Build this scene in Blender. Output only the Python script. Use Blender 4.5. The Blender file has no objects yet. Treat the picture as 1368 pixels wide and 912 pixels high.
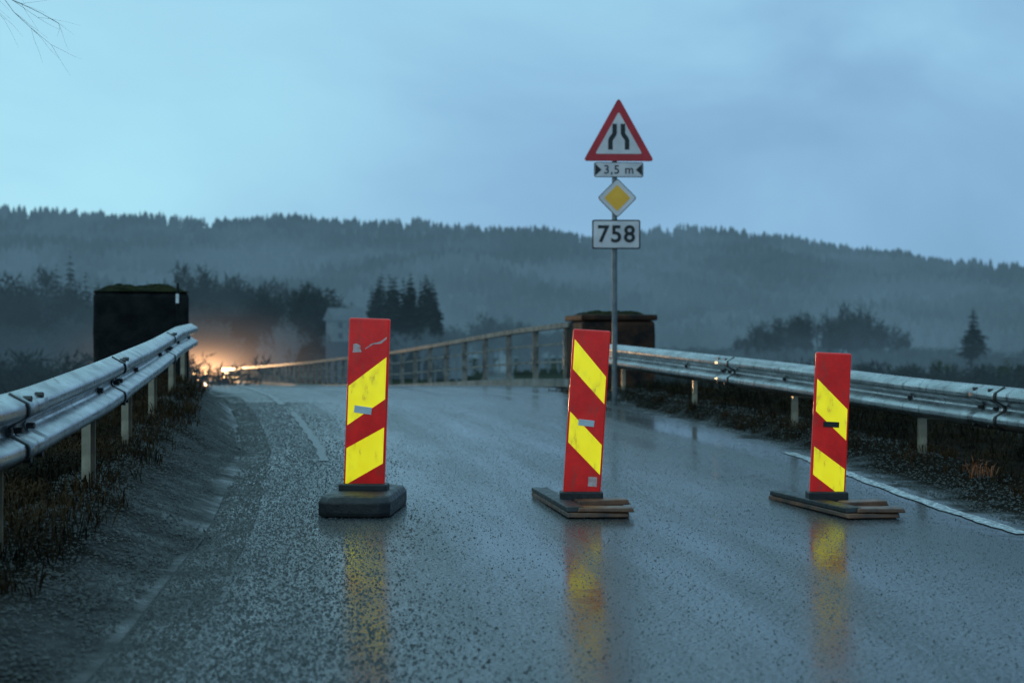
import bpy, math, random
import numpy as np
from mathutils import Vector, Matrix
random.seed(7); rng=np.random.default_rng(7)
scn=bpy.context.scene
scn.view_settings.view_transform='Standard'; scn.view_settings.look='None'; scn.view_settings.exposure=0
R=math.radians
# ------------------------------------------------------------------ helpers
def link(o):
    scn.collection.objects.link(o); return o
def mesh_obj(name,verts,faces,mat=None,parent=None,smooth=False,mats=None,midx=None):
    me=bpy.data.meshes.new(name)
    me.from_pydata([tuple(v) for v in verts],[],[tuple(f) for f in faces])
    if mats:
        for m in mats: me.materials.append(m)
        if midx is not None: me.polygons.foreach_set('material_index',midx)
    elif mat: me.materials.append(mat)
    if smooth: me.polygons.foreach_set('use_smooth',[True]*len(me.polygons))
    me.update()
    o=bpy.data.objects.new(name,me); link(o)
    if parent: o.parent=parent
    return o
def fast_mesh(name,V,F,mat,parent=None):
    k=F.shape[1]
    me=bpy.data.meshes.new(name); me.vertices.add(len(V)); me.vertices.foreach_set('co',np.ascontiguousarray(V,dtype=np.float32).ravel())
    me.loops.add(F.size); me.loops.foreach_set('vertex_index',F.ravel().astype(np.int32))
    me.polygons.add(len(F)); me.polygons.foreach_set('loop_start',np.arange(0,F.size,k,dtype=np.int32)); me.polygons.foreach_set('loop_total',np.full(len(F),k,dtype=np.int32))
    me.materials.append(mat); me.update(calc_edges=True); me.validate()
    ob=bpy.data.objects.new(name,me); link(ob)
    if parent: ob.parent=parent
    return ob
def empty(name,loc=(0,0,0),rot=(0,0,0)):
    e=bpy.data.objects.new(name,None); e.empty_display_size=.2; link(e); e.location=loc; e.rotation_euler=rot; return e
def box(name,c,s,mat,parent=None,bevel=0,rot=None):
    x,y,z=[a/2 for a in s]
    v=[(-x,-y,-z),(x,-y,-z),(x,y,-z),(-x,y,-z),(-x,-y,z),(x,-y,z),(x,y,z),(-x,y,z)]
    f=[(0,3,2,1),(4,5,6,7),(0,1,5,4),(1,2,6,5),(2,3,7,6),(3,0,4,7)]
    o=mesh_obj(name,v,f,mat,parent); o.location=c
    if rot: o.rotation_euler=rot
    if bevel:
        b=o.modifiers.new('bevel','BEVEL'); b.width=bevel; b.segments=3
    return o
def cyl(name,p0,p1,r,mat,parent=None,n=16,r2=None):
    p0=Vector(p0);p1=Vector(p1); d=(p1-p0).normalized()
    a=d.orthogonal().normalized(); b=d.cross(a); r2=r if r2 is None else r2
    v=[];f=[]
    for i in range(n):
        t=2*math.pi*i/n; v.append(p0+(a*math.cos(t)+b*math.sin(t))*r)
    for i in range(n):
        t=2*math.pi*i/n; v.append(p1+(a*math.cos(t)+b*math.sin(t))*r2)
    for i in range(n): f.append((i,(i+1)%n,n+(i+1)%n,n+i))
    f.append(tuple(range(n-1,-1,-1))); f.append(tuple(range(n,2*n)))
    return mesh_obj(name,v,f,mat,parent,smooth=False)
class NT:
    def __init__(s,mat): s.t=mat.node_tree; s.n=s.t.nodes; s.l=s.t.links
    def add(s,typ,**kw):
        n=s.n.new(typ)
        for k,v in kw.items(): setattr(n,k,v)
        return n
    def link(s,a,b): s.l.new(a,b)
    def noise(s,vec,scale,detail=4,rough=.5,dist=0):
        n=s.add('ShaderNodeTexNoise'); n.inputs['Scale'].default_value=scale; n.inputs['Detail'].default_value=detail
        n.inputs['Roughness'].default_value=rough; n.inputs['Distortion'].default_value=dist
        if vec is not None: s.link(vec,n.inputs['Vector'])
        return n.outputs['Fac']
    def math(s,op,a,b=None,clamp=False):
        n=s.add('ShaderNodeMath',operation=op); n.use_clamp=clamp
        for i,x in enumerate([a,b]):
            if x is None: continue
            if isinstance(x,(int,float)): n.inputs[i].default_value=x
            else: s.link(x,n.inputs[i])
        return n.outputs[0]
    def mapr(s,v,a,b,c,d,smooth=False):
        n=s.add('ShaderNodeMapRange'); n.clamp=True
        if smooth: n.interpolation_type='SMOOTHSTEP'
        s.link(v,n.inputs[0])
        for i,x in enumerate([a,b,c,d]):
            if isinstance(x,(int,float)): n.inputs[i+1].default_value=x
            else: s.link(x,n.inputs[i+1])
        return n.outputs[0]
    def mix(s,fac,a,b):
        n=s.add('ShaderNodeMix',data_type='RGBA')
        if isinstance(fac,(int,float)): n.inputs[0].default_value=fac
        else: s.link(fac,n.inputs[0])
        for i,x in ((6,a),(7,b)):
            if isinstance(x,tuple): n.inputs[i].default_value=(*x,1)
            else: s.link(x,n.inputs[i])
        return n.outputs[2]
    def bump(s,h,strength,dist,normal=None):
        n=s.add('ShaderNodeBump'); n.inputs['Strength'].default_value=strength; n.inputs['Distance'].default_value=dist
        s.link(h,n.inputs['Height'])
        if normal: s.link(normal,n.inputs['Normal'])
        return n.outputs['Normal']
def newmat(name):
    m=bpy.data.materials.new(name); m.use_nodes=True
    nt=NT(m); b=m.node_tree.nodes['Principled BSDF']
    return m,nt,b
def pos(nt): return nt.add('ShaderNodeNewGeometry').outputs['Position']
def simple(name,c1,c2,scale=8,rough=.5,metal=0,bump=0,bd=.01,emit=0,spec=.5,rough2=None):
    m,nt,b=newmat(name)
    tc=nt.add('ShaderNodeTexCoord').outputs['Object']
    f=nt.noise(tc,scale,4,.6); f=nt.mapr(f,.35,.65,0,1)
    col=nt.mix(f,c1,c2); nt.link(col,b.inputs['Base Color'])
    b.inputs['Metallic'].default_value=metal
    b.inputs['Specular IOR Level'].default_value=spec
    if rough2 is not None:
        nt.link(nt.mapr(nt.noise(tc,scale*2.3,3),.3,.7,rough,rough2),b.inputs['Roughness'])
    else: b.inputs['Roughness'].default_value=rough
    if bump:
        nt.link(nt.bump(nt.noise(tc,scale*6,4,.6),bump,bd),b.inputs['Normal'])
    if emit:
        nt.link(col,b.inputs['Emission Color']); b.inputs['Emission Strength'].default_value=emit
        m.cycles.emission_sampling='NONE'
    return m
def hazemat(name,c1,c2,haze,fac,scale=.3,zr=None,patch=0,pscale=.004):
    """dark forest colours with haze painted in: emission mixed in stands for air light"""
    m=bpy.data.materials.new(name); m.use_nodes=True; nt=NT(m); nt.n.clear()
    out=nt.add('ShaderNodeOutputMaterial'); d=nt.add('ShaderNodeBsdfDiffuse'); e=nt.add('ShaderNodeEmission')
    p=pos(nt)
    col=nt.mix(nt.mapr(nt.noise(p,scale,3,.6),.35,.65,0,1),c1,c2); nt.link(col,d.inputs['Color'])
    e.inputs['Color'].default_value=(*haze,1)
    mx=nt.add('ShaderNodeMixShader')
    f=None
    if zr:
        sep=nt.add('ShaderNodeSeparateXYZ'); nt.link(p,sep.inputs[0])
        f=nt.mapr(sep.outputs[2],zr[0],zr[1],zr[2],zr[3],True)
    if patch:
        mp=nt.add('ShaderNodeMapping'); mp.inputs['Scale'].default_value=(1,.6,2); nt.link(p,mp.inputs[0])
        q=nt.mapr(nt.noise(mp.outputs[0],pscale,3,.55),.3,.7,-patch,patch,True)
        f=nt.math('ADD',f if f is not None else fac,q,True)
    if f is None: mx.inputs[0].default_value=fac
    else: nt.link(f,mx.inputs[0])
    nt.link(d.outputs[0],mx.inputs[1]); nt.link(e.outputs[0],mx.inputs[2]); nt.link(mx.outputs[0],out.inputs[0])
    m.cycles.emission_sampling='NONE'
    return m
# ------------------------------------------------------------------ camera
CH=1.05
cam=bpy.data.cameras.new('camera'); co=bpy.data.objects.new('camera',cam); link(co)
co.location=(0,0,CH); co.rotation_euler=(R(90),0,0); cam.lens=50; cam.sensor_width=36
cam.clip_start=.1; cam.clip_end=12000
cam.dof.use_dof=True; cam.dof.focus_distance=8.3; cam.dof.aperture_fstop=2.5
scn.camera=co
# ------------------------------------------------------------------ world
w=bpy.data.worlds.new('World'); scn.world=w; w.use_nodes=True; nt=NT(w); nt.n.clear()
out=nt.add('ShaderNodeOutputWorld'); bg=nt.add('ShaderNodeBackground'); bg2=nt.add('ShaderNodeBackground')
sky=nt.add('ShaderNodeTexSky'); sky.sky_type='NISHITA'; sky.sun_disc=False
sky.sun_elevation=R(6); sky.sun_rotation=R(-40)
nt.link(sky.outputs[0],bg.inputs[0]); bg.inputs[1].default_value=.05
tc=nt.add('ShaderNodeTexCoord').outputs['Generated']
mp=nt.add('ShaderNodeMapping'); mp.inputs['Scale'].default_value=(1,1,2.0); nt.link(tc,mp.inputs[0])
n1=nt.noise(mp.outputs[0],2.6,5,.5,.4)
sep=nt.add('ShaderNodeSeparateXYZ'); nt.link(tc,sep.inputs[0])
# thin cloud brighter up and to the left (where the sun set), darker to the right
a=nt.math('MULTIPLY',sep.outputs[0],-.6); bz=nt.math('MULTIPLY',sep.outputs[2],.8)
v=nt.math('ADD',nt.math('ADD',a,bz),nt.mapr(n1,.25,.75,.10,.76))
cr=nt.add('ShaderNodeValToRGB'); nt.link(v,cr.inputs[0])
els=cr.color_ramp.elements
els[0].position=0; els[0].color=(.175,.36,.56,1); els[1].position=1; els[1].color=(.43,.84,1.0,1)
e=els.new(.35); e.color=(.265,.50,.75,1)
e=els.new(.6); e.color=(.35,.66,.88,1)
nt.link(cr.outputs[0],bg2.inputs[0]); bg2.inputs[1].default_value=.97
mx=nt.add('ShaderNodeMixShader'); mx.inputs[0].default_value=.95
nt.link(bg.outputs[0],mx.inputs[1]); nt.link(bg2.outputs[0],mx.inputs[2]); nt.link(mx.outputs[0],out.inputs[0])
sl=bpy.data.lights.new('sun','SUN'); sl.energy=.2; sl.angle=R(40); sl.color=(1,.95,.9)
so=bpy.data.objects.new('sun',sl); link(so); so.rotation_euler=(R(55),0,R(-40))
# ------------------------------------------------------------------ curves of the place
def interp(xs,ys):
    xs=np.array(xs,float); ys=np.array(ys,float)
    gx=np.arange(xs[0],xs[-1]+.05,.05); gy=np.interp(gx,xs,ys)
    k=np.exp(-np.linspace(-2,2,41)**2); k/=k.sum()
    gp=np.concatenate([gy[0]-(gy[1:21][::-1]-gy[0]),gy,gy[-1]+(gy[-1]-gy[-21:-1][::-1])])
    gs=np.convolve(gp,k,'valid')
    return lambda y: np.interp(y,gx,gs)
XL=interp([-30,0,4.4,8,12.7,16.5,20.8,25,60],[-.4,-.45,-.6,-1.0,-1.7,-2.5,-3.55,-4.8,-14.0])
XR=interp([-30,0,4,7.9,12.4,16,20,25,60],[3.1,3.0,2.95,2.78,2.46,1.8,.85,.35,-8.8])
RH=interp([-30,0,9,12,16,20,24,28,41,62,125,160],[-.1,0,0,.06,.17,.26,.28,.18,-.33,-.95,-2.5,-3.0])
LRX=interp([-12,0,5.9,7.9,11.8,14.7,18.3],[-1.8,-2.0,-2.12,-2.32,-3.0,-3.48,-4.13])
LRZ=interp([-12,0,5.9,7.9,11.8,14.7,18.3],[.72,.74,.82,.93,1.06,1.2,1.28])
RRX=lambda y: 6.12-.24*np.asarray(y,float)
RRZ=interp([-5,5,10.2,11.7,14.1,19.6,22],[.6,.6,.71,.75,.84,1.01,1.04])
BR=lambda y: 7.48-.262*np.asarray(y,float)   # bridge right parapet
BL=lambda y: .25-.262*np.asarray(y,float)    # bridge left parapet
def smst(a,b,x):
    t=np.clip((x-a)/(b-a),0,1); return t*t*(3-2*t)
def ground_h(x,y):
    x=np.asarray(x,float); y=np.asarray(y,float)
    yr=np.clip(y,-30,26)
    h=RH(yr)
    le=XL(yr)-.75; lr=np.where(yr<18.3,LRX(yr),le-.6); lz=np.where(yr<18.3,LRZ(np.minimum(yr,18.3))-.70,h)
    t=np.clip((le-x)/np.maximum(le-lr,.15),0,1)
    hl=h*(1-t)+lz*t
    d=np.clip(lr-.5-x,0,None); hl=hl-np.minimum(d*.55,7)
    re=XR(yr)+.35; rr=np.maximum(RRX(yr),re+.1); rz=np.where(yr<20,RRZ(np.minimum(yr,20))-.62,h)
    t2=np.clip((x-re)/np.maximum(rr-re,.15),0,1)
    hr=h*(1-t2)+rz*t2
    d2=np.clip(x-rr-1.6,0,None); hr=hr-np.minimum(d2*.35,7)
    hh=np.where(x<le,hl,np.where(x>re,hr,h-.012))
    k=smst(22.5,31,y)
    low=-6.5+.5*np.sin(x*.013)*np.sin(y*.011)
    hh=hh*(1-k)+low*k
    xc=4.2-.262*y
    bank=smst(116,128,y)*(1-smst(4,16,np.abs(x-xc)))*(1-smst(220,300,y))
    hh=hh*(1-bank)+(RH(np.clip(y,25,160))-.12)*bank
    hh=hh+np.where(y<26,.018*np.sin(x*5.1+y*2.3)*np.sin(y*3.7-x*1.9)*((x<le-.1)|(x>re+.3)),0)
    return hh
# ------------------------------------------------------------------ ground
def uvattr(o,dl,dr):
    uv=o.data.uv_layers.new(name='edge')
    vi=np.empty(len(o.data.loops),int); o.data.loops.foreach_get('vertex_index',vi)
    a=np.stack([dl[vi],dr[vi]],1).ravel(); uv.data.foreach_set('uv',a)
def grid_obj(name,X,Y,Z,mat,smooth=True):
    r,c=X.shape
    V=np.stack([X,Y,Z],-1).reshape(-1,3)
    idx=np.arange(r*c).reshape(r,c)
    F=np.stack([idx[:-1,:-1],idx[:-1,1:],idx[1:,1:],idx[1:,:-1]],-1).reshape(-1,4)
    o=mesh_obj(name,V.tolist(),F.tolist(),mat,smooth=smooth); return o
def edge_nodes(nt):
    uv=nt.add('ShaderNodeUVMap'); uv.uv_map='edge'
    s=nt.add('ShaderNodeSeparateXYZ'); nt.link(uv.outputs[0],s.inputs[0]); return s.outputs[0],s.outputs[1]
def surface_material(name,is_road):
    m,nt,b=newmat(name); p=pos(nt); dl,dr=edge_nodes(nt)
    sp=nt.add('ShaderNodeSeparateXYZ'); nt.link(p,sp.inputs[0])
    cb=nt.add('ShaderNodeCombineXYZ'); nt.link(nt.math('MULTIPLY',dl,2.2),cb.inputs[0]); nt.link(nt.math('MULTIPLY',sp.outputs[1],.22),cb.inputs[1])
    n_str=nt.noise(cb.outputs[0],1.0,4,.6)
    n_med=nt.noise(p,6,3,.65)
    grain=nt.noise(p,60,2,.8)
    wob=nt.mapr(nt.noise(p,2.2,3,.6),.2,.8,-.35,.35)
    L=nt.math('ADD',dl,wob); Rr=nt.math('ADD',dr,wob)
    gl=nt.mapr(L,-.95,-.35,1,0,True); gr=nt.mapr(Rr,-.35,-.02,1,0,True)
    g=nt.math('MAXIMUM',gl,gr)
    s_=nt.math('MAXIMUM',nt.mapr(L,-1.4,-.9,1,0,True),nt.mapr(Rr,-.50,-.15,1,0,True))
    asp=nt.mix(nt.mapr(grain,.35,.65,0,1),(.014,.017,.020),(.055,.06,.065))
    grav=nt.mix(nt.mapr(grain,.35,.65,0,1),(.006,.007,.008),(.032,.032,.03))
    soil=nt.mix(nt.mapr(n_med,.3,.7,0,1),(.004,.004,.003),(.02,.014,.008))
    # oily/dry darker wheel paths
    wp=nt.mapr(n_str,.42,.62,0,.45,True)
    asp=nt.mix(wp,asp,(.012,.014,.016))
    col=nt.mix(g,asp,grav); col=nt.mix(s_,col,soil)
    if not is_road:
        far=nt.mix(nt.mapr(nt.noise(p,.05,3,.6),.35,.65,0,1),(.012,.018,.012),(.035,.045,.03))
        col=nt.mix(nt.mapr(sp.outputs[1],24,40,0,1),col,far)
    nt.link(col,b.inputs['Base Color'])
    coarse=nt.mapr(L,-.3,.6,1,0,True)
    lvl=nt.math('ADD',nt.mapr(n_str,.3,.7,.44,.60),nt.math('MULTIPLY',coarse,-.07))
    proud=nt.math('MULTIPLY',nt.math('SUBTRACT',grain,lvl),7,True)       # 0 = standing water, 1 = stone
    ra=nt.mapr(proud,0,1,.16,.40)
    ra=nt.math('ADD',ra,nt.mapr(n_str,.35,.65,.06,-.03))
    rough=nt.mix(g,ra,nt.mapr(n_med,.35,.65,.45,.85))
    rough=nt.mix(s_,rough,(.95,.95,.95)); nt.link(rough,b.inputs['Roughness'])
    spec=nt.mapr(g,0,1,.5,.20); spec=nt.mapr(s_,0,1,spec,.03); nt.link(spec,b.inputs['Specular IOR Level'])
    amp=nt.math('ADD',nt.math('MULTIPLY',coarse,.6),.5)
    amp=nt.math('ADD',amp,nt.math('MULTIPLY',g,.8))
    h=nt.math('ADD',nt.math('MULTIPLY',proud,amp),nt.math('MULTIPLY',n_med,.7))
    nt.link(nt.bump(h,.5,.006),b.inputs['Normal'])
    return m
m_ground=surface_material('wet_verge',False); m_road=surface_material('wet_asphalt',True)
ys=np.concatenate([np.arange(-40,-2,1.0),np.arange(-2,26,.2),np.arange(26,40,.7),np.arange(40,150,4),np.geomspace(150,9000,40)])
off=np.concatenate([-np.geomspace(4000,8,34),np.arange(-7.8,8,.2),np.geomspace(8.2,4000,34)])
Y,O=np.meshgrid(ys,off,indexing='ij')
xc=np.where(Y<26,(XL(np.clip(Y,-30,26))+XR(np.clip(Y,-30,26)))/2, (4.2-.262*np.minimum(Y,300)))
X=O+xc; Z=ground_h(X,Y)
g=grid_obj('ground',X,Y,Z,m_ground)
yc=np.clip(Y,-30,26); uvattr(g,(X-XL(yc)).ravel(),(XR(yc)-X).ravel())
ys=np.arange(-30,24.6,.2); u=np.linspace(0,1,40)
Y,U=np.meshgrid(ys,u,indexing='ij')
lft=XL(Y)-.72+.05*np.sin(Y*2.7)+.03*np.sin(Y*6.1); rgt=XR(Y)+.32+.03*np.sin(Y*3.3)
X=lft*(1-U)+rgt*U; Z=RH(Y)
rd=grid_obj('road',X,Y,Z+0*X,m_road); uvattr(rd,(X-XL(Y)).ravel(),(XR(Y)-X).ravel())
# individual aggregate stones standing out of the worn surface and the gravel edge
m_chip=simple('road_chipping',(.006,.007,.008),(.05,.055,.06),30,.35,spec=.45,rough2=.7)
def chippings(name,n,y0,y1,xf,rmin,rmax,hf,zf,mat,parent=None):
    y=y0+(y1-y0)*rng.random(n)**1.25; x=xf(y,rng.random(n))
    r=(rmin+(rmax-rmin)*rng.random(n)**2); ph=rng.random(n)*6.28
    z=zf(x,y); k=5
    V=np.zeros((n,k+1,3))
    for i in range(k):
        a=ph+2*math.pi*i/k; q=r*(.75+.5*rng.random(n))
        V[:,i,0]=x+q*np.cos(a); V[:,i,1]=y+q*np.sin(a); V[:,i,2]=z-.001
    V[:,k,0]=x+r*.3*(rng.random(n)-.5); V[:,k,1]=y+r*.3*(rng.random(n)-.5); V[:,k,2]=z+r*hf*(.6+.7*rng.random(n))
    b=(np.arange(n)*(k+1))[:,None,None]
    f=np.array([[i,(i+1)%k,k] for i in range(k)])[None]
    return fast_mesh(name,V.reshape(-1,3),(b+f).reshape(-1,3),mat,parent)
zroad=lambda x,y: RH(y)
chippings('chippings',52000,3.6,20,lambda y,u:(XL(y)-.6)+(XR(y)-XL(y)+.8)*u,.0022,.0060,.7,zroad,m_chip,rd)
def coarse_x(y,u):
    gs=rng.normal(0,1,len(u)); x=XL(y)-.28+.38*gs+.12*np.sin(y*1.7)
    return np.clip(x,XL(y)-.70,XR(y)-.3)
chippings('coarse_chippings',44000,3.6,19,coarse_x,.0035,.0095,.75,zroad,m_chip,rd)
# bridge: deck, kerbs, girders
bridge=empty('road_bridge')
m_deck=m_road
m_conc=simple('weathered_concrete',(.10,.10,.095),(.24,.235,.22),3,.8,bump=.4)
ys=np.concatenate([np.arange(24.4,60,.8),np.arange(60,127,3)])
Y,U=np.meshgrid(ys,np.linspace(0,1,9),indexing='ij')
X=(BL(Y)+.12)*(1-U)+(BR(Y)-.12)*U; Z=RH(Y)+.004+0*X
dk=grid_obj('deck_surface',X,Y,Z,m_deck); uvattr(dk,np.full(X.size,1.),np.full(X.size,1.)); dk.parent=bridge
def sweep_box(name,fx,y0,y1,w_,z0,z1,mat,parent,step=1.5,fz=None):
    fz=fz or RH
    n=max(2,int((y1-y0)/step)+1); vs=[];fs=[]
    for i,y in enumerate(np.linspace(y0,y1,n)):
        x=float(fx(y)); h=float(fz(y))
        vs+=[(x-w_/2,y,h+z0),(x+w_/2,y,h+z0),(x+w_/2,y,h+z1),(x-w_/2,y,h+z1)]
        if i:
            a=4*(i-1); c=4*i
            for k in range(4): fs.append((a+k,a+(k+1)%4,c+(k+1)%4,c+k))
    fs.append((0,1,2,3)); fs.append((4*n-1,4*n-2,4*n-3,4*n-4))
    return mesh_obj(name,vs,fs,mat,parent)
sweep_box('slab',lambda y:(BL(y)+BR(y))/2,24.4,126,7.6,-.45,-.02,m_conc,bridge)
sweep_box('kerb_right',BR,24.4,126,.26,-.015,.14,m_conc,bridge)
sweep_box('kerb_left',BL,21.0,126,.26,-.015,.14,m_conc,bridge)
for k,fx in (('girder_right',lambda y:BR(y)-1),('girder_left',lambda y:BL(y)+1)):
    sweep_box(k,fx,25,126,.5,-1.4,-.46,m_conc,bridge)
for i,y in enumerate((50,75,100)):
    xx=float((BL(y)+BR(y))/2); box('pier_%d'%i,(xx,y,-5.2),(4.5,1.2,7),m_conc,bridge,.1)
ys=np.arange(126,230,3.0); Y,U=np.meshgrid(ys,np.linspace(0,1,5),indexing='ij')
X=(BL(Y)+.2)*(1-U)+(BR(Y)-.2)*U; Z=RH(np.clip(Y,0,160))+0*X
fr=grid_obj('approach_road',X,Y,Z,m_road); uvattr(fr,np.full(X.size,1.),np.full(X.size,1.))
m_rail=simple('parapet_paint',(.08,.07,.062),(.22,.20,.175),5,.6,bump=.2)
def parapet(name,fx,y0,y1):
    e=empty(name); vs=[];fs=[]
    y=y0
    while y<y1:
        x=float(fx(y)); z=float(RH(y)); a=.055;b0=.075
        s=len(vs)
        for zz in (z+.13,z+1.03):
            vs+=[(x-a,y-b0,zz),(x+a,y-b0,zz),(x+a,y+b0,zz),(x-a,y+b0,zz)]
        for k in range(4): fs.append((s+k,s+(k+1)%4,s+4+(k+1)%4,s+4+k))
        fs.append((s+7,s+6,s+5,s+4)); y+=1.95
    mesh_obj('posts',vs,fs,m_rail,e)
    sweep_box('top_rail',fx,y0-.3,y1,.13,1.032,1.12,m_rail,e)
    for i,zz in enumerate((.42,.74)):
        sweep_box('rail_%d'%i,lambda y:fx(y)+(.0),y0-.3,y1,.035,zz,zz+.04,m_rail,e)
    return e
parapet('bridge_railing',BR,24.9,127)
parapet('bridge_railing',BL,22.4,127)
# ------------------------------------------------------------------ abutment pillars
m_black=simple('wet_dark_stone',(.003,.004,.005),(.014,.015,.015),5,.75,bump=.6,bd=.02,spec=.12)
m_moss=simple('moss',(.007,.009,.004),(.028,.030,.012),9,.95,bump=.8,bd=.03,spec=.05)
m_rust=simple('stained_stone',(.008,.007,.007),(.085,.034,.018),2.6,.75,bump=.6,bd=.02,spec=.2)
def pillar(name,cx,cy,wx_,wy,z1,mat,yaw,coping):
    e=empty(name,(cx,cy,0),(0,0,yaw)); wx=wx_
    body=box('body',(0,0,z1/2-1.03),(wx,wy,z1+1.9),mat,e,.07)
    sb=body.modifiers.new('sub','SUBSURF'); sb.subdivision_type='SIMPLE'; sb.levels=sb.render_levels=4
    tx=bpy.data.textures.new('clouds','CLOUDS'); tx.noise_scale=.3
    dm=body.modifiers.new('disp','DISPLACE'); dm.texture=tx; dm.strength=.035
    if coping: box('coping',(0,0,z1-.03),(wx+.05,wy+.05,.10),mat,e,.03)
    n=30; vs=[];fs=[]; base=z1-.075+(.05 if coping else 0)
    for i in range(n):
        for j in range(n):
            a=i/(n-1)*2-1; b=j/(n-1)*2-1
            edge=(1-abs(a)**5)*(1-abs(b)**5)
            vs.append((a*wx*.50,b*wy*.50,base+edge*(.07+.035*rng.random()+.025*math.sin(a*7+b*3))))
    for i in range(n-1):
        for j in range(n-1): fs.append((i*n+j,(i+1)*n+j,(i+1)*n+j+1,i*n+j+1))
    mesh_obj('moss_top',vs,fs,m_moss,e)
    return e
pl=pillar('stone_abutment_pillar',-5.05,19.35,1.22,1.5,1.78,m_black,R(15.5),False)
pr=pillar('stone_abutment_pillar',1.68,24.35,1.26,1.3,1.48,m_rust,R(10),True)
m_white=simple('white_reflector',(.5,.5,.5),(.75,.75,.75),8,.4)
mp_=empty('marker_post',(-4.30,18.30,0))
cyl('rod',(0,0,.5),(0,0,1.80),.016,m_black,mp_); box('reflector',(0,-.025,1.60),(.04,.012,.12),m_white,mp_,.004)
# ------------------------------------------------------------------ guardrails
def steel():
    m,nt,b=newmat('galvanised_steel')
    p=pos(nt); mp=nt.add('ShaderNodeMapping'); mp.inputs['Scale'].default_value=(1,1,4); nt.link(p,mp.inputs[0])
    f=nt.mapr(nt.noise(mp.outputs[0],3,5,.65),.35,.65,0,1)
    col=nt.mix(f,(.24,.255,.27),(.47,.49,.51))
    st=nt.add('ShaderNodeMapping'); st.inputs['Scale'].default_value=(9,9,.8); nt.link(p,st.inputs[0])
    col=nt.mix(nt.mapr(nt.noise(st.outputs[0],1.5,3,.7),.54,.72,0,.75),col,(.10,.085,.075))
    nt.link(col,b.inputs['Base Color'])
    b.inputs['Metallic'].default_value=.9
    nt.link(nt.mapr(nt.noise(p,6,4,.6),.3,.7,.18,.40),b.inputs['Roughness'])
    nt.link(nt.bump(nt.noise(p,2.5,2),.15,.02),b.inputs['Normal'])
    return m
m_steel=steel()
m_post=simple('galvanised_post',(.17,.135,.095),(.40,.33,.24),6,.4,metal=.4)
m_bolt=simple('dark_bolt',(.03,.03,.03),(.06,.06,.06),6,.5,metal=.6)
prof0=[(0,0),(.018,.012),(.078,.045),(.084,.062),(.084,.085),(.078,.10),(.012,.135),(.0,.15),(.0,.17),(.012,.185),(.078,.22),(.084,.235),(.084,.258),(.078,.275),(.018,.308),(0,.32)]
def sweep_profile(name,fx,fz,ya,yb,side,mat,parent,outset=0,step=.15,prof=prof0,drop=.32):
    n=max(2,int(abs(yb-ya)/step)+1); vs=[];fs=[]; ysn=np.linspace(ya,yb,n)
    k=len(prof)
    for i,y in enumerate(ysn):
        x=float(fx(y)); z=float(fz(y)); dx=float(fx(y+.1)-fx(y-.1))/.2
        t=Vector((dx,1,0)).normalized(); nn=Vector((t.y,-t.x,0))*side
        for (a,b) in prof:
            q=Vector((x,y,z-drop+b))+nn*(a+outset)
            vs.append(q)
        if i:
            for j in range(k-1): fs.append(((i-1)*k+j,(i-1)*k+j+1,i*k+j+1,i*k+j))
    o=mesh_obj(name,vs,fs,mat,parent,smooth=True)
    s=o.modifiers.new('solid','SOLIDIFY'); s.thickness=.006; s.offset=0
    return o
def guardrail(fx,fz,y0,y1,side,posts,splices):
    e=empty('guardrail')
    sweep_profile('w_beam',fx,fz,y0,y1,side,m_steel,e)
    for y in splices:
        sweep_profile('splice_sleeve',fx,fz,y-.16,y+.16,side,m_steel,e,outset=.007,step=.08)
        sweep_profile('splice_edge',fx,fz,y-.185,y-.16,side,m_bolt,e,outset=.009,step=.08)
        for dy in (-.1,.1):
            for zz in (.03,.155,.29):
                x=float(fx(y+dy))+side*(.012 if zz==.155 else .05); z=float(fz(y+dy))-.32+zz
                cyl('bolt',(x,y+dy,z),(x+side*.035,y+dy,z),.014,m_bolt,e,8)
    for y in posts:
        x=float(fx(y)); z=float(fz(y)); gz=float(ground_h(np.array([x]),np.array([y]))[0])
        xx=x-side*.07
        box('post_web',(xx,y,(gz-.3+z-.06)/2),(.006,.09,z-.06-gz+.3),m_post,e)
        for s in (-1,1): box('post_flange',(xx+.018,y+s*.048,(gz-.3+z-.06)/2),(.05,.006,z-.06-gz+.3),m_post,e)
        box('spacer',(x-side*.03,y,z-.16),(.06,.08,.2),m_steel,e,.004)
        cyl('bolt',(x,y,z-.165),(x+side*.03,y,z-.165),.016,m_bolt,e,8)
    return e
guardrail(LRX,LRZ,-11,18.3,1,[-6,-4,-2,0,2,4,6.0,8.1,10.3,12.6,15,17.4],[2.5,6.2,8.9,13.6])
guardrail(RRX,RRZ,1,20.0,-1,[1.5,4.1,6.7,9.3,11.75,14.15,16.85,19.5],[5.4,10.6,15.6])
# ------------------------------------------------------------------ road markings
def marking(name,fx,y0,y1,wd,lo=.42,off=0):
    nm='worn_white_paint_%d'%int(lo*100)
    m=bpy.data.materials.get(nm)
    if not m:
        m,nt,b=newmat(nm); p=pos(nt)
        f=nt.mapr(nt.noise(p,30,5,.75),lo,lo+.14,0,1)
        nt.link(nt.mix(f,(.04,.045,.05),(.60,.63,.64)),b.inputs['Base Color'])
        b.inputs['Roughness'].default_value=.35; nt.link(nt.bump(nt.noise(p,40,3),.6,.006),b.inputs['Normal'])
    ys=np.linspace(y0,y1,int((y1-y0)/.1)+2)
    X=np.stack([fx(ys)+off-wd/2+.010*np.sin(ys*9)+.006*np.sin(ys*31),fx(ys)+off+wd/2+.008*np.sin(ys*7)+.006*np.sin(ys*37)],1); Y=np.stack([ys,ys],1); Z=RH(Y)+.005
    return grid_obj(name,X,Y,Z,m)
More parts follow.
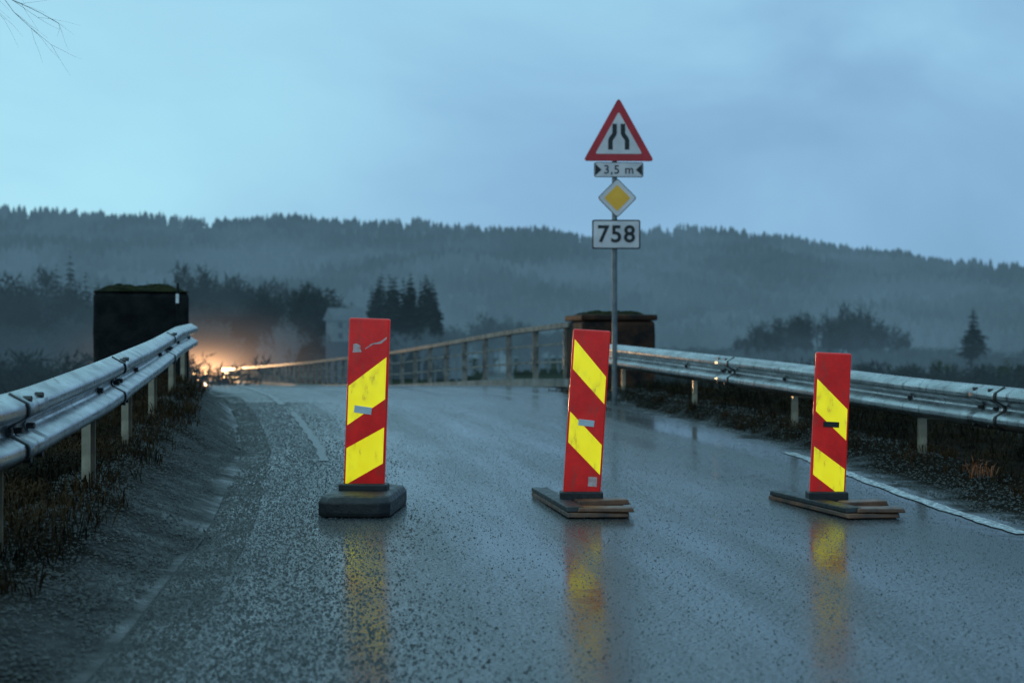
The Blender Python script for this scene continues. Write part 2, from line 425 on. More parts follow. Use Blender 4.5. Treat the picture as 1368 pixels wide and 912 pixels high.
marking('edge_line',XR,7.75,12.5,.10,.42); marking('edge_line',XL,11.8,17.2,.08,.58); marking('edge_line',XL,18.5,24.3,.09,.54)
marking('edge_line',lambda y:BL(y)+.9,26,60,.12,.42)
# ------------------------------------------------------------------ marker boards
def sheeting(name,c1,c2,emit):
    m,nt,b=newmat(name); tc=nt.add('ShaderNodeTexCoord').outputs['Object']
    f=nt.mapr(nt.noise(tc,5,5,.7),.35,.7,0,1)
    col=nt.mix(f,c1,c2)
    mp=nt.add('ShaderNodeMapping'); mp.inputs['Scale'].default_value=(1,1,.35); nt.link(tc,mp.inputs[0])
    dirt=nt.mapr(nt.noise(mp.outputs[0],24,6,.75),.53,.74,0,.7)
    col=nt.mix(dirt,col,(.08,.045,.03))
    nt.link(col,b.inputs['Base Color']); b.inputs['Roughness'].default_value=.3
    nt.link(col,b.inputs['Emission Color']); b.inputs['Emission Strength'].default_value=emit  # glow put into the colour, standing for light the sheeting throws back
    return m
m_red=sheeting('red_reflective_sheeting_glow',(.36,.004,.004),(.56,.011,.007),.32)
m_yel=sheeting('yellow_reflective_sheeting_glow',(.82,.66,.008),(.95,.84,.02),.55)
m_rubber=simple('black_rubber',(.005,.006,.007),(.017,.018,.02),12,.35,bump=.3,rough2=.65)
m_brown=simple('muddy_rubber',(.028,.013,.008),(.17,.065,.028),6,.3,bump=.4,rough2=.6)
m_grey=simple('grey_sticker',(.5,.55,.6),(.62,.66,.7),12,.4)
m_sticker=simple('pale_sticker',(.5,.25,.25),(.68,.55,.53),30,.5)
def board(parent,wd,ht,z0,stripes,lean):
    b=empty('board_panel'); b.parent=parent; b.location=(0,0,z0); b.rotation_euler=(0,lean,0)
    t=.045
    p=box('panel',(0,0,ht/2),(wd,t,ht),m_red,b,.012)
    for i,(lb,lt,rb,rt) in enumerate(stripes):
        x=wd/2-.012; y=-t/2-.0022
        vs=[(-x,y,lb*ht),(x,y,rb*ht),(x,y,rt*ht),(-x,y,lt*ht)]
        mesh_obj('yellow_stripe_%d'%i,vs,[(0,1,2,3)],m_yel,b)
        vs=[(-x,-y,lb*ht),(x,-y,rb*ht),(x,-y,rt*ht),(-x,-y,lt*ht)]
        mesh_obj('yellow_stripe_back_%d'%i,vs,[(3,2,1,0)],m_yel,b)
    return b
D=8.85
def wx(px,d): return (px-684)/1900*d
b1=empty('traffic_marker_board',(wx(486.5,D),D,0),(0,0,R(-4)))
def loft(rings):
    vs=[];fs=[]
    for i,(hx,hy,z) in enumerate(rings):
        c=.06
        pts=[(-hx+c,-hy),(hx-c,-hy),(hx,-hy+c),(hx,hy-c),(hx-c,hy),(-hx+c,hy),(-hx,hy-c),(-hx,-hy+c)]
        vs+=[(x,y,z) for x,y in pts]
        if i:
            for k in range(8): fs.append(((i-1)*8+k,(i-1)*8+(k+1)%8,i*8+(k+1)%8,i*8+k))
    fs.append(tuple(range(7,-1,-1))); n=len(rings)-1; fs.append(tuple(n*8+k for k in range(8)))
    return vs,fs
v_,f_=loft([(.215,.40,.004),(.218,.405,.03),(.218,.405,.090),(.202,.385,.120),(.18,.35,.130)])
o=mesh_obj('rubber_foot',v_,f_,m_rubber,b1); bv=o.modifiers.new('b','BEVEL'); bv.width=.008; bv.segments=2
box('socket',(0,0,.145),(.30,.14,.05),m_rubber,b1,.012)
bb=board(b1,.255,1.06,.135,[(.02,.235,.155,.365),(.37,.60,.53,.775)],R(2.0))
box('centre_label',(-.02,-.028,.49),(.11,.006,.045),m_grey,bb,.002,(0,R(6),0))
vs=[];rb_=random.Random(3)
for k in range(11):
    a=2*math.pi*k/11; rr=.034*rb_.uniform(.6,1.15); vs.append((-.075+rr*math.cos(a),-.0240,.87+rr*math.sin(a)))
mesh_obj('badge',vs,[tuple(range(11))],m_sticker,bb)
mesh_obj('scuff',[(-.02,-.0240,.865),(.03,-.0240,.898),(.08,-.0240,.905),(.112,-.0240,.935),(.112,-.0240,.948),(.07,-.0240,.916),(.02,-.0240,.904),(-.02,-.0240,.872)],[(0,1,6,7),(1,2,5,6),(2,3,4,5)],m_sticker,bb)
def flatfoot(parent,pts,cx,cy):
    def slab(name,pp,z0,z1,mat,inset=.02):
        c=Vector((sum(p[0] for p in pp)/len(pp),sum(p[1] for p in pp)/len(pp)))
        lo=[(p[0]-cx,p[1]-cy,z0) for p in pp]
        hi=[]
        for p in pp:
            q=Vector(p); q=q+(c-q).normalized()*inset; hi.append((q.x-cx,q.y-cy,z1))
        n=len(pp); f=[tuple(range(n-1,-1,-1)),tuple(range(n,2*n))]
        for k in range(n): f.append((k,(k+1)%n,n+(k+1)%n,n+k))
        o=mesh_obj(name,lo+hi,f,mat,parent); bv=o.modifiers.new('b','BEVEL'); bv.width=.006; bv.segments=2
        return o
    P1,P2,P3,P4=[Vector(p) for p in pts]
    slab('foot_plate',[P2,P3,P4,P1],.006,.034,m_brown,.01)
    def bar(name,a,b,w_,z0,z1,mat):
        d=(b-a).normalized(); n=Vector((-d.y,d.x))*w_/2
        slab(name,[a-n,b-n,b+n,a+n],z0,z1,mat,.012)
    bar('runner_left',P1+(P2-P1)*.02+Vector((.05,0)),P2+Vector((.05,.04)),.11,.036,.066,m_rubber)
    bar('front_bar',P2+Vector((.06,.10)),P3+Vector((.03,.06)),.15,.0375,.062,m_brown)
    bar('rear_bar',(P1*.3+P2*.7)+Vector((.12,.02)),(P4*.55+P3*.45)+Vector((.02,0)),.12,.0375,.07,m_brown)
D=8.95
cx=wx(776.5,D); b2=empty('traffic_marker_board',(cx,D,0))
flatfoot(b2,[(.13,9.65),(.33,8.42),(.70,8.45),(.70,9.25)],cx,D)
box('socket',(0,.0,.075),(.27,.12,.07),m_rubber,b2,.01)
bb=board(b2,.235,1.07,.055,[(.335,.515,.155,.33),(.765,.94,.57,.73)],R(3.6))
box('centre_label',(.0,-.028,.485),(.10,.006,.04),m_grey,bb,.002,(0,R(3),0))
box('sticker',(.062,-.0255,.12),(.055,.003,.06),m_sticker,bb)
D=8.95
cx=wx(1104.5,D); b3=empty('traffic_marker_board',(cx,D,0))
flatfoot(b3,[(1.70,9.45),(1.98,8.38),(2.30,8.42),(2.27,9.15)],cx,D)
box('socket',(0,0,.075),(.25,.12,.07),m_rubber,b3,.01)
bb=board(b3,.222,.925,.055,[(.17,.36,.02,.215),(.60,.82,.41,.62)],R(2.6))
box('centre_label',(0,-.028,.475),(.10,.006,.035),m_rubber,bb,.002)
# ------------------------------------------------------------------ traffic sign
SY=18.8; SX=wx(821,SY)
sg=empty('traffic_sign',(SX,SY,0),(0,0,R(2)))
m_pole=simple('grey_pole',(.10,.11,.12),(.2,.21,.22),5,.5,metal=.5)
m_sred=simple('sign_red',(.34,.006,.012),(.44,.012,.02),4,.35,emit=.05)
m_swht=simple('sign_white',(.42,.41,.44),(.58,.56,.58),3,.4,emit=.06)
m_sblk=simple('sign_black',(.006,.006,.007),(.012,.012,.012),5,.5)
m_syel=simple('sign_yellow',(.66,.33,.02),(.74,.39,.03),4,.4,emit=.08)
m_sgry=simple('sign_back',(.25,.26,.27),(.35,.36,.37),4,.5,metal=.5)
cyl('pole',(0,0,.05),(0,0,4.05),.035,m_pole,sg,20)
def prism(name,pts,y0,y1,mat,parent):
    n=len(pts); vs=[(x,y0,z) for x,z in pts]+[(x,y1,z) for x,z in pts]
    f=[tuple(range(n)),tuple(range(2*n-1,n-1,-1))]+[((k+1)%n,k,n+k,n+(k+1)%n) for k in range(n)]
    return mesh_obj(name,vs,f,mat,parent)
def rounded(pts,r,seg=5):
    out=[];n=len(pts)
    for i in range(n):
        p=Vector(pts[i]);a=(Vector(pts[i-1])-p).normalized();b=(Vector(pts[(i+1)%n])-p).normalized()
        p0=p+a*r;p1=p+b*r
        for k in range(seg+1):
            t=k/seg; out.append(tuple((p0*(1-t)**2)+(p*2*t*(1-t))+(p1*t*t)))
    return out
def scaled(pts,s,c): return [((x-c[0])*s+c[0],(z-c[1])*s+c[1]) for x,z in pts]
def Zs(py): return CH+(456-py)/1900*SY
tb,tt=Zs(216),Zs(131); hw=.47; cxo=(826-821)/1900*SY
tri=[(cxo-hw,tb),(cxo+hw,tb),(cxo,tt)]
cen=(cxo,tb+(tt-tb)/3)
prism('triangle_back',rounded(tri,.06),-.045,-.050,m_sgry,sg)
prism('triangle_red',rounded(scaled(tri,.995,cen),.06),-.0505,-.056,m_sred,sg)
prism('triangle_white',rounded(scaled(tri,.66,cen),.03),-.0565,-.059,m_swht,sg)
def strip(name,pts,w_,y,mat):
    L=[];Rr=[]
    for i,p in enumerate(pts):
        a=Vector(pts[max(0,i-1)]);b=Vector(pts[min(len(pts)-1,i+1)]); d=(b-a).normalized(); n=Vector((-d.y,d.x))*w_/2; p=Vector(p)
        L.append(tuple(p+n));Rr.append(tuple(p-n))
    vs=[(x,y,z) for x,z in L]+[(x,y,z) for x,z in Rr]; n=len(pts)
    mesh_obj(name,vs,[(i,n+i,n+i+1,i+1) for i in range(n-1)],mat,sg)
zb=tb+.15; H=.34
for s in (-1,1):
    pts=[]
    for k in range(15):
        t=k/14; off=.110-.055*smst(.35,.65,t)
        pts.append((cxo+s*float(off),zb+t*H))
    strip('narrowing_symbol_%s'%('l' if s<0 else 'r'),pts,.06,-.062,m_sblk)
def text(name,s,size,x,z,y,mat,bold=.004):
    c=bpy.data.curves.new(name,'FONT'); c.body=s; c.size=size; c.align_x='CENTER'; c.align_y='CENTER'; c.extrude=.0015; c.offset=bold
    c.space_character=1.12
    o=bpy.data.objects.new(name,c); link(o); o.data.materials.append(mat); o.parent=sg; o.location=(x,y,z); o.rotation_euler=(R(90),0,0)
    return o
def plate(name,px0,px1,py0,py1,mat_out,mat_in,bw):
    x0=(px0-821)/1900*SY;x1=(px1-821)/1900*SY;z0=Zs(py1);z1=Zs(py0)
    q=[(x0,z0),(x1,z0),(x1,z1),(x0,z1)]
    prism(name+'_back',rounded(q,.03),-.045,-.050,mat_out,sg)
    q=[(x0+bw,z0+bw),(x1-bw,z0+bw),(x1-bw,z1-bw),(x0+bw,z1-bw)]
    prism(name+'_face',rounded(q,.02),-.0505,-.054,mat_in,sg)
    return x0,x1,z0,z1
x0,x1,z0,z1=plate('width_plate',793,859,217.5,237.5,m_sblk,m_swht,.01)
text('width_text','3,5 m',.16,(x0+x1)/2,(z0+z1)/2-.003,-.057,m_sblk,.001)
for s,xx in ((1,x0+.015),(-1,x1-.015)):
    mesh_obj('arrow',[(xx,-.057,z0+.02),(xx+s*.085,-.057,(z0+z1)/2),(xx,-.057,z1-.02)],[(0,1,2) if s>0 else (0,2,1)],m_sblk,sg)
x0,x1,z0,z1=plate('route_number_plate',790.5,855,294,333,m_sblk,m_swht,.018)
text('route_number','758',.31,(x0+x1)/2,(z0+z1)/2-.005,-.058,m_sblk,.006)
dc=((824-821)/1900*SY,Zs(265)); dr_=.262
dia=lambda r:[(dc[0],dc[1]-r),(dc[0]+r,dc[1]),(dc[0],dc[1]+r),(dc[0]-r,dc[1])]
prism('diamond_black',rounded(dia(dr_),.04),-.045,-.050,m_sblk,sg)
prism('diamond_white',rounded(dia(dr_-.014),.035),-.0505,-.054,m_swht,sg)
prism('diamond_yellow',rounded(dia(.175),.02),-.0545,-.058,m_syel,sg)
for z in (Zs(200),Zs(227),Zs(262),Zs(314)): box('clamp',(0,-.02,z),(.10,.05,.03),m_sgry,sg,.003)
# ------------------------------------------------------------------ vegetation
def spruce_arrays(h,Rb,tiers,nb,seed):
    r=np.random.default_rng(seed); V=[];F=[]
    def tri(a,b,c): 
        s=len(V); V.extend([a,b,c]); F.append((s,s+1,s+2))
    n=6
    for i in range(n):
        a0=2*math.pi*i/n;a1=2*math.pi*(i+1)/n; rr=h*.012
        tri((rr*math.cos(a0),rr*math.sin(a0),0),(rr*math.cos(a1),rr*math.sin(a1),0),(0,0,h))
    for k in range(tiers):
        t=(k+.5*r.random())/tiers; z=h*(.07+.92*t); R0=Rb*(1-t)**.85*(.75+.4*r.random())+.02*h*.3
        for j in range(nb):
            if r.random()<.12: continue
            a=r.random()*2*math.pi; L=R0*(.55+.6*r.random()); dz=-L*(.25+.35*r.random())
            w_=L*(.22+.18*r.random()); d=np.array([math.cos(a),math.sin(a)]); q=np.array([-d[1],d[0]])
            base=np.array([0,0,z]); tip=np.array([d[0]*L,d[1]*L,z+dz])
            m1=np.array([d[0]*L*.6+q[0]*w_,d[1]*L*.6+q[1]*w_,z+dz*.75-.04*L]); m2=np.array([d[0]*L*.6-q[0]*w_,d[1]*L*.6-q[1]*w_,z+dz*.75-.04*L])
            tri(tuple(base),tuple(m1),tuple(tip)); tri(tuple(base),tuple(tip),tuple(m2))
            for e in range(2):
                u_=.4+.5*r.random(); c=base+(tip-base)*u_; s=L*.16
                tri(tuple(c+np.array([q[0]*s,q[1]*s,0])),tuple(c-np.array([q[0]*s,q[1]*s,0])),tuple(c+np.array([0,0,-s*2.2])))
    return np.array(V),np.array(F)
def bare_arrays(h,seed,dens=360):
    """leafless broad-leaved tree: tapered trunk, limbs, and a mist of twigs"""
    r=np.random.default_rng(seed); V=[];F=[]; tips=[]
    def limb(p,q,r0,r1):
        p=np.array(p);q=np.array(q); d=q-p; d=d/np.linalg.norm(d); a=np.cross(d,[.3,.2,1]); 
        if np.linalg.norm(a)<1e-3: a=np.array([1,0,0])
        a/=np.linalg.norm(a); b=np.cross(d,a); s=len(V)
        for c,rr in ((p,r0),(q,r1)):
            for k in range(3):
                th=2*math.pi*k/3; V.append(tuple(c+(a*math.cos(th)+b*math.sin(th))*rr))
        for k in range(3): F.append((s+k,s+(k+1)%3,s+3+(k+1)%3)); F.append((s+k,s+3+(k+1)%3,s+3+k))
    def grow(p,d,L,rad,lev):
        d=d/np.linalg.norm(d); q=p+d*L; limb(p,q,rad,rad*.65)
        if lev<=2: tips.append(q)
        if lev==0: return
        for k in range(3):
            nd=d+r.normal(0,.36,3)+np.array([0,0,.30]); grow(q if k else p+d*L*.6,nd,L*(.62+.2*r.random()),rad*.6,lev-1)
    grow(np.zeros(3),np.array([0.05,0,1.]),h*.26,h*.016,4)
    tips=np.array(tips)
    for i in range(dens):
        c=tips[r.integers(len(tips))]+r.normal(0,.022,3); d=r.normal(0,.7,3)+np.array([0,0,1.0]); d/=np.linalg.norm(d); s=len(V)
        L=.04+.05*r.random(); q=np.cross(d,r.normal(0,1,3)); q/=np.linalg.norm(q); q*=.004+.006*r.random()
        V.extend([tuple(c-q),tuple(c+q),tuple(c+d*L)]); F.append((s,s+1,s+2))
    return np.array(V),np.array(F)
def scatter(name,protos,items,mat):
    Vs=[];Fs=[];o=0
    for (pi,x,y,z,s,sx,a) in items:
        V,F=protos[pi]; c,s_=math.cos(a),math.sin(a)
        W=np.empty_like(V); W[:,0]=(V[:,0]*c-V[:,1]*s_)*s*sx+x; W[:,1]=(V[:,0]*s_+V[:,1]*c)*s*sx+y; W[:,2]=V[:,2]*s+z
        Vs.append(W);Fs.append(F+o);o+=len(V)
    return fast_mesh(name,np.concatenate(Vs),np.concatenate(Fs),mat)
HAZE=(.090,.180,.250)  # air-light colour painted into the distant materials as emission
m_tree_far=hazemat('far_trees_painted_haze',(.012,.022,.018),(.03,.04,.03),HAZE,.40,.3,zr=(-8,16,.46,.26),patch=.07,pscale=.02)
m_tree_mid=hazemat('mid_trees_painted_haze',(.008,.016,.012),(.025,.03,.022),HAZE,.25,.3,zr=(-8,14,.34,.16),patch=.08,pscale=.03)
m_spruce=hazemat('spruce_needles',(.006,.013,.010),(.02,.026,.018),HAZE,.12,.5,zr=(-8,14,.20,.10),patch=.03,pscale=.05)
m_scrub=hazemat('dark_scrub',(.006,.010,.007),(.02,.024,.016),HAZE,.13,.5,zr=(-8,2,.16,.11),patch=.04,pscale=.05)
spr=[spruce_arrays(1,.18+.03*i,26,10,i) for i in range(4)]
bar=[bare_arrays(1,50+i) for i in range(6)]
bar=[(V/V[:,2].max(),F) for V,F in bar]
def band(lst,px0,px1,top_fn,D0,D1,n,kinds,base=-6.6,jit=.12,sx=(1,1.4)):
    for i in range(n):
        px=px0+(px1-px0)*random.random(); d=random.uniform(D0,D1)
        x=wx(px,d); topz=CH+(456-top_fn(px))/1900*d; h=(topz-base)*random.uniform(1-2*jit,1+.02)
        lst.append((random.choice(kinds),x,d,base,h,random.uniform(*sx),random.random()*6.3))
P=spr+bar  # 0-3 spruce, 4-9 bare
pf=lambda xs,ys_: (lambda px: float(np.interp(px,xs,ys_)))
B=[4,5,6,7,8,9]
items=[]
band(items,-200,145,pf([-200,0,40,60,100,135],[358,356,346,330,330,350]),190,240,60,B+[0,1,2],sx=(.8,1.2),jit=.15)
band(items,-250,300,pf([-250,300],[410,415]),170,230,80,B,sx=(1.2,1.8))
scatter('tree_row_left',P,items,m_tree_mid)
items=[]
band(items,590,800,pf([590,660,690,800],[442,416,426,440]),330,400,54,B+[0],sx=(1.0,1.5))
band(items,240,620,pf([240,620],[414,432]),260,330,90,B+[1],sx=(1.0,1.5))
scatter('distant_trees',P,items,m_tree_far)
items=[]
band(items,250,400,pf([250,275,320,350,385,400],[356,348,356,364,380,380]),270,310,46,B+[0,1,2],sx=(.8,1.1),jit=.14)
band(items,400,500,pf([400,420,450,500],[372,368,388,404]),275,310,26,B+[0,1,2],sx=(.8,1.1),jit=.14)
scatter('tree_grove',P,items,m_tree_mid)
items=[]
band(items,496,584,pf([492,505,520,550,575,588],[378,362,360,364,362,382]),285,310,28,[0,1,2,3],sx=(1,1.25),jit=.05)
band(items,395,455,pf([395,420,455],[380,368,382]),272,285,10,[0,1,2,3],sx=(.9,1.1),jit=.06)
scatter('spruce_grove',P,items,m_spruce)
items=[]
band(items,975,1215,pf([975,1010,1060,1090,1130,1170,1200,1215],[438,428,414,402,402,406,424,456]),330,370,64,B+[0,1,0,2],sx=(.8,1.15),jit=.14)
scatter('tree_row_right',P,items,m_tree_mid)
items=[]
band(items,860,1900,pf([860,1900],[460,464]),260,380,260,B+[1],sx=(1.2,1.8))
scatter('distant_trees',P,items,m_tree_far)
items=[]
band(items,860,2100,pf([860,1100,1368,2100],[472,478,484,488]),70,150,260,B,sx=(1.0,1.8))
band(items,-500,300,pf([-500,300],[455,466]),60,120,110,B,sx=(1.0,1.8))
scatter('scrub_thicket',P,items,m_scrub)
V,F=spruce_arrays(1,.21,34,14,99)
ls=scatter('spruce_tree',[(V,F)],[(0,wx(1300,300),300,-7,1.05+(456-408)/1900*300+7,1.7,.4)],m_spruce)
# ------------------------------------------------------------------ hills
rx=[-900,-300,0,100,250,400,550,700,790,880,960,1010,1100,1200,1270,1368,1500,1700,2300]
ry=[310,284,288,295,304,302,309,318,329,317,316,323,337,348,366,394,408,415,420]
HD=1400.
def ridge(px): return np.interp(px,rx,ry)
def hill_h(x,y):
    px=684+x/HD*1900
    top=CH+(456-ridge(px))/1900*HD
    t=np.clip((y-620)/(HD-620),0,1.0); s=t**1.25
    back=np.clip((y-HD)/900,0,1); 
    h=-8+(top+8)*(s)*(1-.35*back**1.5)
    h=h+ (5*np.sin(x*.017+1)+3.5*np.sin(x*.041+y*.01)+4*np.sin(y*.016+x*.008))*np.sin(np.pi*np.clip(t,0,1))
    h=h-14*np.exp(-((x+60+(HD-y)*.45)/70)**2)*np.sin(np.pi*np.clip(t,0,1))
    h=h+10*np.exp(-((x-90+(HD-y)*.3)/60)**2)*np.sin(np.pi*np.clip(t,0,1))
    return h
Y,X=np.meshgrid(np.linspace(620,2300,120),np.linspace(-1500,1500,160),indexing='ij')
m_hill=hazemat('hillside_painted_haze',(.010,.018,.014),(.04,.05,.04),HAZE,.7,.02,zr=(-8,135,.76,.72),patch=.11,pscale=.008)
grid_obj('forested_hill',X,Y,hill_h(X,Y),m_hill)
def lowtree(seed):
    r=np.random.default_rng(seed); V=[];F=[]
    for k in range(3):
        z0=.12+.27*k; z1=min(1,z0+.48); rr=.24*(1-k*.27); s=len(V)
        for j in range(5):
            a=2*math.pi*j/5+r.random(); q=rr*(.7+.5*r.random()); V.append((q*math.cos(a),q*math.sin(a),z0+.06*r.random()))
        V.append((0,0,z1))
        for j in range(5): F.append((s+j,s+(j+1)%5,s+5))
    return np.array(V),np.array(F)
lt=[lowtree(i) for i in range(6)]
items=[]
for i in range(15000):
    y=random.uniform(660,1440); x=random.uniform(-650,650)*y/1300
    if math.sin(x*.013+y*.02)*math.sin(y*.017-x*.021)>.75: continue
    items.append((random.randrange(6),x,y,float(hill_h(x,y))-1,random.uniform(6,15),random.uniform(.9,1.4),random.random()*6))
for i in range(1500):
    y=random.uniform(1385,1410); x=random.uniform(-600,600)
    if math.sin(x*.03)+math.sin(x*.071+1)<-1.2: continue
    items.append((random.randrange(6),x,y,float(hill_h(x,y))-1,random.uniform(6,14)*(1.0+.25*math.sin(x*.05)),random.uniform(.7,1.1),random.random()*6))
m_hf=hazemat('hill_forest_painted_haze',(.003,.008,.007),(.04,.05,.04),HAZE,.7,.03,zr=(-8,135,.68,.68),patch=.12,pscale=.008)
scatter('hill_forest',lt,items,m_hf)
# ------------------------------------------------------------------ farm house among the trees
m_wall=hazemat('white_boards_painted_haze',(.13,.135,.14),(.2,.205,.21),HAZE,.4,1)
m_roof=hazemat('slate_painted_haze',(.08,.09,.1),(.13,.14,.15),HAZE,.4,1)
m_win=hazemat('window_painted_haze',(.02,.02,.03),(.03,.03,.04),HAZE,.35,1)
hs=empty('farm_house',(wx(462,262),262,.6),(0,0,R(30)))
box('walls',(0,0,2.4),(6,4.4,3.9),m_wall,hs)
mesh_obj('roof',[(-3.5,-2.7,4.3),(3.5,-2.7,4.3),(3.5,2.7,4.3),(-3.5,2.7,4.3),(-3.5,0,6.6),(3.5,0,6.6)],[(0,1,5,4),(2,3,4,5),(0,4,3),(1,2,5),(3,2,1,0)],m_roof,hs)
for x in (-2,0,2):
    for z in (1.5,3.4): box('window',(x,-2.22,z),(.8,.06,1.0),m_win,hs)
box('door',(1.0,-2.23,.9),(.7,.08,.9),m_win,hs); box('chimney',(1,0,6.7),(.6,.6,1.2),m_wall,hs); box('foundation',(0,0,-3.5),(6.1,4.5,7.8),m_win,hs)
# ------------------------------------------------------------------ roadside grass
m_grass=simple('dead_grass',(.008,.008,.004),(.055,.030,.012),1.6,.8,spec=.08)
V=[];F=[]
def tuft(x,y,n,hh,spread,lean=0):
    z=float(ground_h(np.array([x]),np.array([y]))[0])
    for i in range(n):
        a=random.random()*6.28; r=random.random()*spread; bx=x+r*math.cos(a); by=y+r*math.sin(a)
        h=hh*random.uniform(.4,1.1); ll=random.uniform(.4,1.5)*h; b=random.random()*6.28
        w_=random.uniform(.002,.0045); s=len(V); c,s_=math.cos(b),math.sin(b)
        V.extend([(bx-w_*s_,by+w_*c,z-.02),(bx+w_*s_,by-w_*c,z-.02),(bx+ll*.4*c+w_*s_,by+ll*.4*s_-w_*c,z+h*.65),(bx+ll*.4*c-w_*s_,by+ll*.4*s_+w_*c,z+h*.65),(bx+ll*c,by+ll*s_,z+h*(.95-.5*random.random()))])
        F.append((s,s+1,s+2,s+3)); F.append((s+3,s+2,s+4))
for i in range(2800):
    y=random.uniform(2.5,18); xl=float(LRX(y)); e=float(XL(y))-1.15
    x=random.uniform(xl-1.6,max(xl+.15,e-.05)); 
    if x>e-.45 and random.random()<.4: continue
    tuft(x,y,random.randint(12,24),random.uniform(.04,.15),.14)
for i in range(1300):
    y=random.uniform(7,22.5); xr=float(RRX(y)); e=float(XR(y))+.6
    x=random.uniform(min(e,xr-.2),xr+1.8)
    tuft(x,y,random.randint(8,18),random.uniform(.03,.13),.13)
mesh_obj('roadside_grass',V,F,m_grass)
V=[];F=[]
for i in range(420):
    y=random.uniform(5,19); xl=float(LRX(min(y,18.3))); x=xl-random.uniform(.5,3.2)
    tuft(x,y,16,random.uniform(.3,.7),.25)
for i in range(500):
    y=random.uniform(7,22.5); x=float(RRX(y))+random.uniform(.4,2.6)
    tuft(x,y,18,random.uniform(.12,.34),.25)
mesh_obj('verge_brush',V,F,simple('dark_brush',(.005,.007,.004),(.028,.022,.010),1.5,.9,spec=.1))
m_orange=simple('rusty_fern_leaf',(.16,.045,.012),(.28,.08,.02),9,.7)
V=[];F=[]
for (x,y) in ((float(RRX(10.3))-.25,10.3),(float(RRX(10.6))-.1,10.7)): tuft(x,y,40,.12,.10)
mesh_obj('dead_fern',V,F,m_orange)
m_gs=simple('gravel_stone',(.008,.008,.008),(.055,.055,.052),40,.45,spec=.35)
zmax=lambda x,y: np.where(x>XL(y)-.70,RH(y),ground_h(x,y)+.003)
chippings('loose_gravel',34000,3.4,20,lambda y,u:XL(y)-.45-1.15*u**1.1,.004,.012,.8,zmax,m_gs)
chippings('loose_gravel',9000,7,21,lambda y,u:XR(y)+.15+.8*u**1.3,.004,.012,.8,lambda x,y:ground_h(x,y)+.014,m_gs)
# ------------------------------------------------------------------ bare birch, its twigs reach into the top-left corner
m_bark=simple('birch_bark',(.02,.018,.016),(.07,.06,.055),9,.8)
V=[];F=[]
def tube(p,q,r0,r1,n=5):
    p=Vector(p);q=Vector(q);d=(q-p).normalized();a=d.orthogonal().normalized();b=d.cross(a);s=len(V)
    for c,rr in ((p,r0),(q,r1)):
        for k in range(n):
            t=2*math.pi*k/n; V.append(tuple(c+(a*math.cos(t)+b*math.sin(t))*rr))
    for k in range(n): F.append((s+k,s+(k+1)%n,s+n+(k+1)%n,s+n+k))
rb=random.Random(5)
def grow(p,d,L,r,lev):
    p=Vector(p); d=Vector(d).normalized(); segs=3
    for k in range(segs):
        d2=(d+Vector((rb.gauss(0,.12),rb.gauss(0,.12),rb.gauss(0,.08)))).normalized(); q=p+d2*L/segs
        tube(p,q,r*(1-.2*k),r*(.8-.2*k)); 
        if lev>0:
            for j in range(2):
                nd=(d2+Vector((rb.gauss(0,.5),rb.gauss(0,.5),rb.gauss(0,.4)-.08))); grow(q,nd,L*rb.uniform(.45,.65),r*.42,lev-1)
        p=q;d=d2
tube((-6.3,10.6,-1.5),(-6.1,10.6,1.5),.13,.10,9); tube((-6.1,10.6,1.5),(-6.05,10.5,3.6),.10,.07,9); tube((-6.05,10.5,3.6),(-5.9,10.5,6.2),.07,.02,9)
grow((-6.06,10.5,3.60),(.9,-.02,.24),1.68,.012,3)
grow((-6.0,10.5,4.2),(.6,.1,.9),1.2,.02,3); grow((-6.0,10.5,4.4),(-.7,.1,.7),1.4,.02,3); grow((-5.95,10.5,5.4),(.1,.3,1),1.3,.018,3); grow((-6.05,10.5,3.4),(-.8,-.2,.5),1.5,.02,3)
mesh_obj('birch_tree',V,F,m_bark)
# ------------------------------------------------------------------ oncoming car with lit headlamps on the far bank
CY=139.; CXx=wx(266,CY); cz=float(RH(CY))
car=empty('car',(CXx,CY,cz),(0,0,R(14.7)))
m_paint=simple('dark_car_paint',(.02,.02,.025),(.03,.03,.035),2,.25)
m_glass=simple('car_glass',(.01,.012,.015),(.015,.017,.02),2,.08)
m_tyre=simple('tyre',(.01,.01,.01),(.02,.02,.02),5,.8)
m_lamp=bpy.data.materials.new('lit_headlamp'); m_lamp.use_nodes=True; q=NT(m_lamp); q.n.clear(); o_=q.add('ShaderNodeOutputMaterial'); e_=q.add('ShaderNodeEmission'); e_.inputs[0].default_value=(1,.62,.25,1); e_.inputs[1].default_value=14; q.link(e_.outputs[0],o_.inputs[0])
side=[(-2.15,.30),(-2.2,.62),(-2.05,.82),(-1.15,.95),(-.45,1.42),(1.1,1.46),(1.9,1.0),(2.15,.92),(2.2,.35)]
vs=[];n=len(side)
for sx_,ins in ((-.88,0),(.88,0)):
    for (yy,zz) in side: vs.append((sx_*(1-.16*max(0,(zz-.95)/.5)),yy,zz))
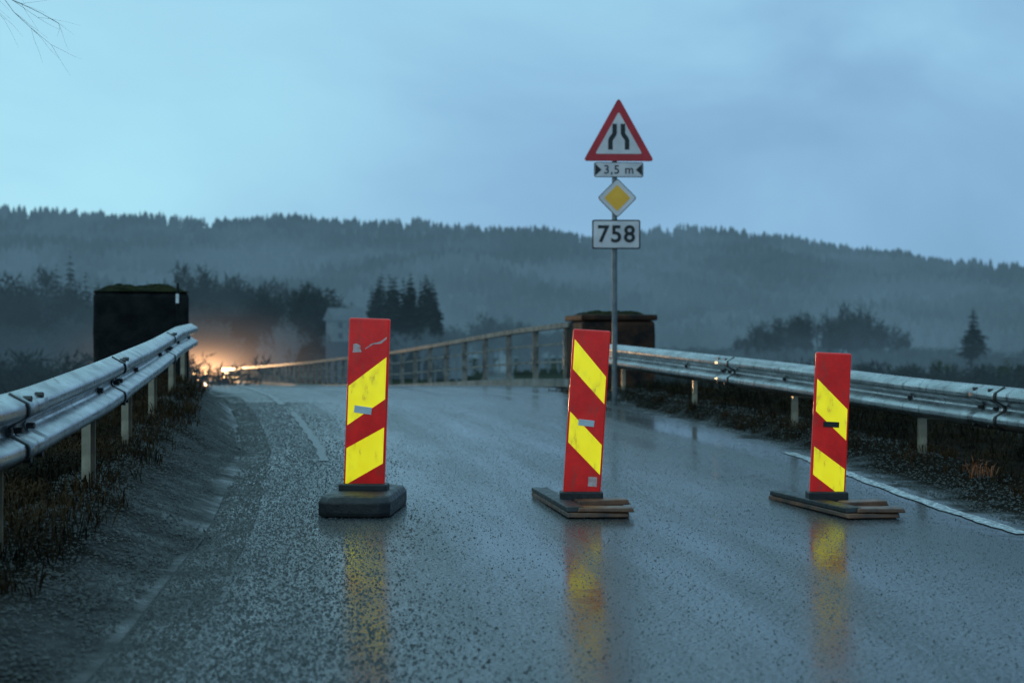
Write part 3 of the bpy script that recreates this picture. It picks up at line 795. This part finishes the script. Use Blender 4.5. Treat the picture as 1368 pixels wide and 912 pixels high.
fs=[tuple(range(n)),tuple(range(2*n-1,n-1,-1))]+[((k+1)%n,k,n+k,n+(k+1)%n) for k in range(n)]
o=mesh_obj('body',vs,fs,m_paint,car); bv=o.modifiers.new('b','BEVEL'); bv.width=.05; bv.segments=2
mesh_obj('windscreen',[(-.74,-1.13,1.0),(.74,-1.13,1.0),(.66,-.56,1.40),(-.66,-.56,1.40)],[(0,1,2,3)],m_glass,car)
for sx_ in (-.8,.8):
    for yy in (-1.35,1.35): cyl('wheel',(sx_-.1,yy,.32),(sx_+.1,yy,.32),.32,m_tyre,car,20)
for sx_ in (-.62,.62):
    box('headlamp',(sx_,-2.17,.68),(.28,.06,.15),m_lamp,car,.02)
    L=bpy.data.lights.new('headlamp_beam','SPOT'); L.energy=110000; L.color=(1,.58,.27); L.spot_size=R(50); L.spot_blend=.9; L.shadow_soft_size=.08
    lo=bpy.data.objects.new('headlamp_beam',L); link(lo); lo.parent=car; lo.location=(sx_,-2.25,.68); lo.rotation_euler=(R(89),0,R(180)+R(5))
# headlamp glow painted in as an emissive volume, fading outward from its centre
mv=bpy.data.materials.new('headlamp_glow_emission'); mv.use_nodes=True; q=NT(mv); q.n.clear(); o_=q.add('ShaderNodeOutputMaterial'); e_=q.add('ShaderNodeEmission')
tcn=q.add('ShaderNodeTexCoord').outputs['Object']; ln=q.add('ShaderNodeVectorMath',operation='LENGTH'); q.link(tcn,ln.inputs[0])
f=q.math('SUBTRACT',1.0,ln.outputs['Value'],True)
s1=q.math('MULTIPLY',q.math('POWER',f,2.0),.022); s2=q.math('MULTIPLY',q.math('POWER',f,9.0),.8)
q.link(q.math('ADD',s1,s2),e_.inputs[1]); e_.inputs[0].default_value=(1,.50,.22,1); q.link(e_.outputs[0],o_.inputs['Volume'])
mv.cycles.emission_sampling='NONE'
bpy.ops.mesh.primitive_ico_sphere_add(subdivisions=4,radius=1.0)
dz=bpy.context.object; dz.name='headlamp_glow_volume'; dz.data.materials.append(mv); dz.location=(CXx+1.5,CY-6,cz+1.2); dz.scale=(16,13,7)
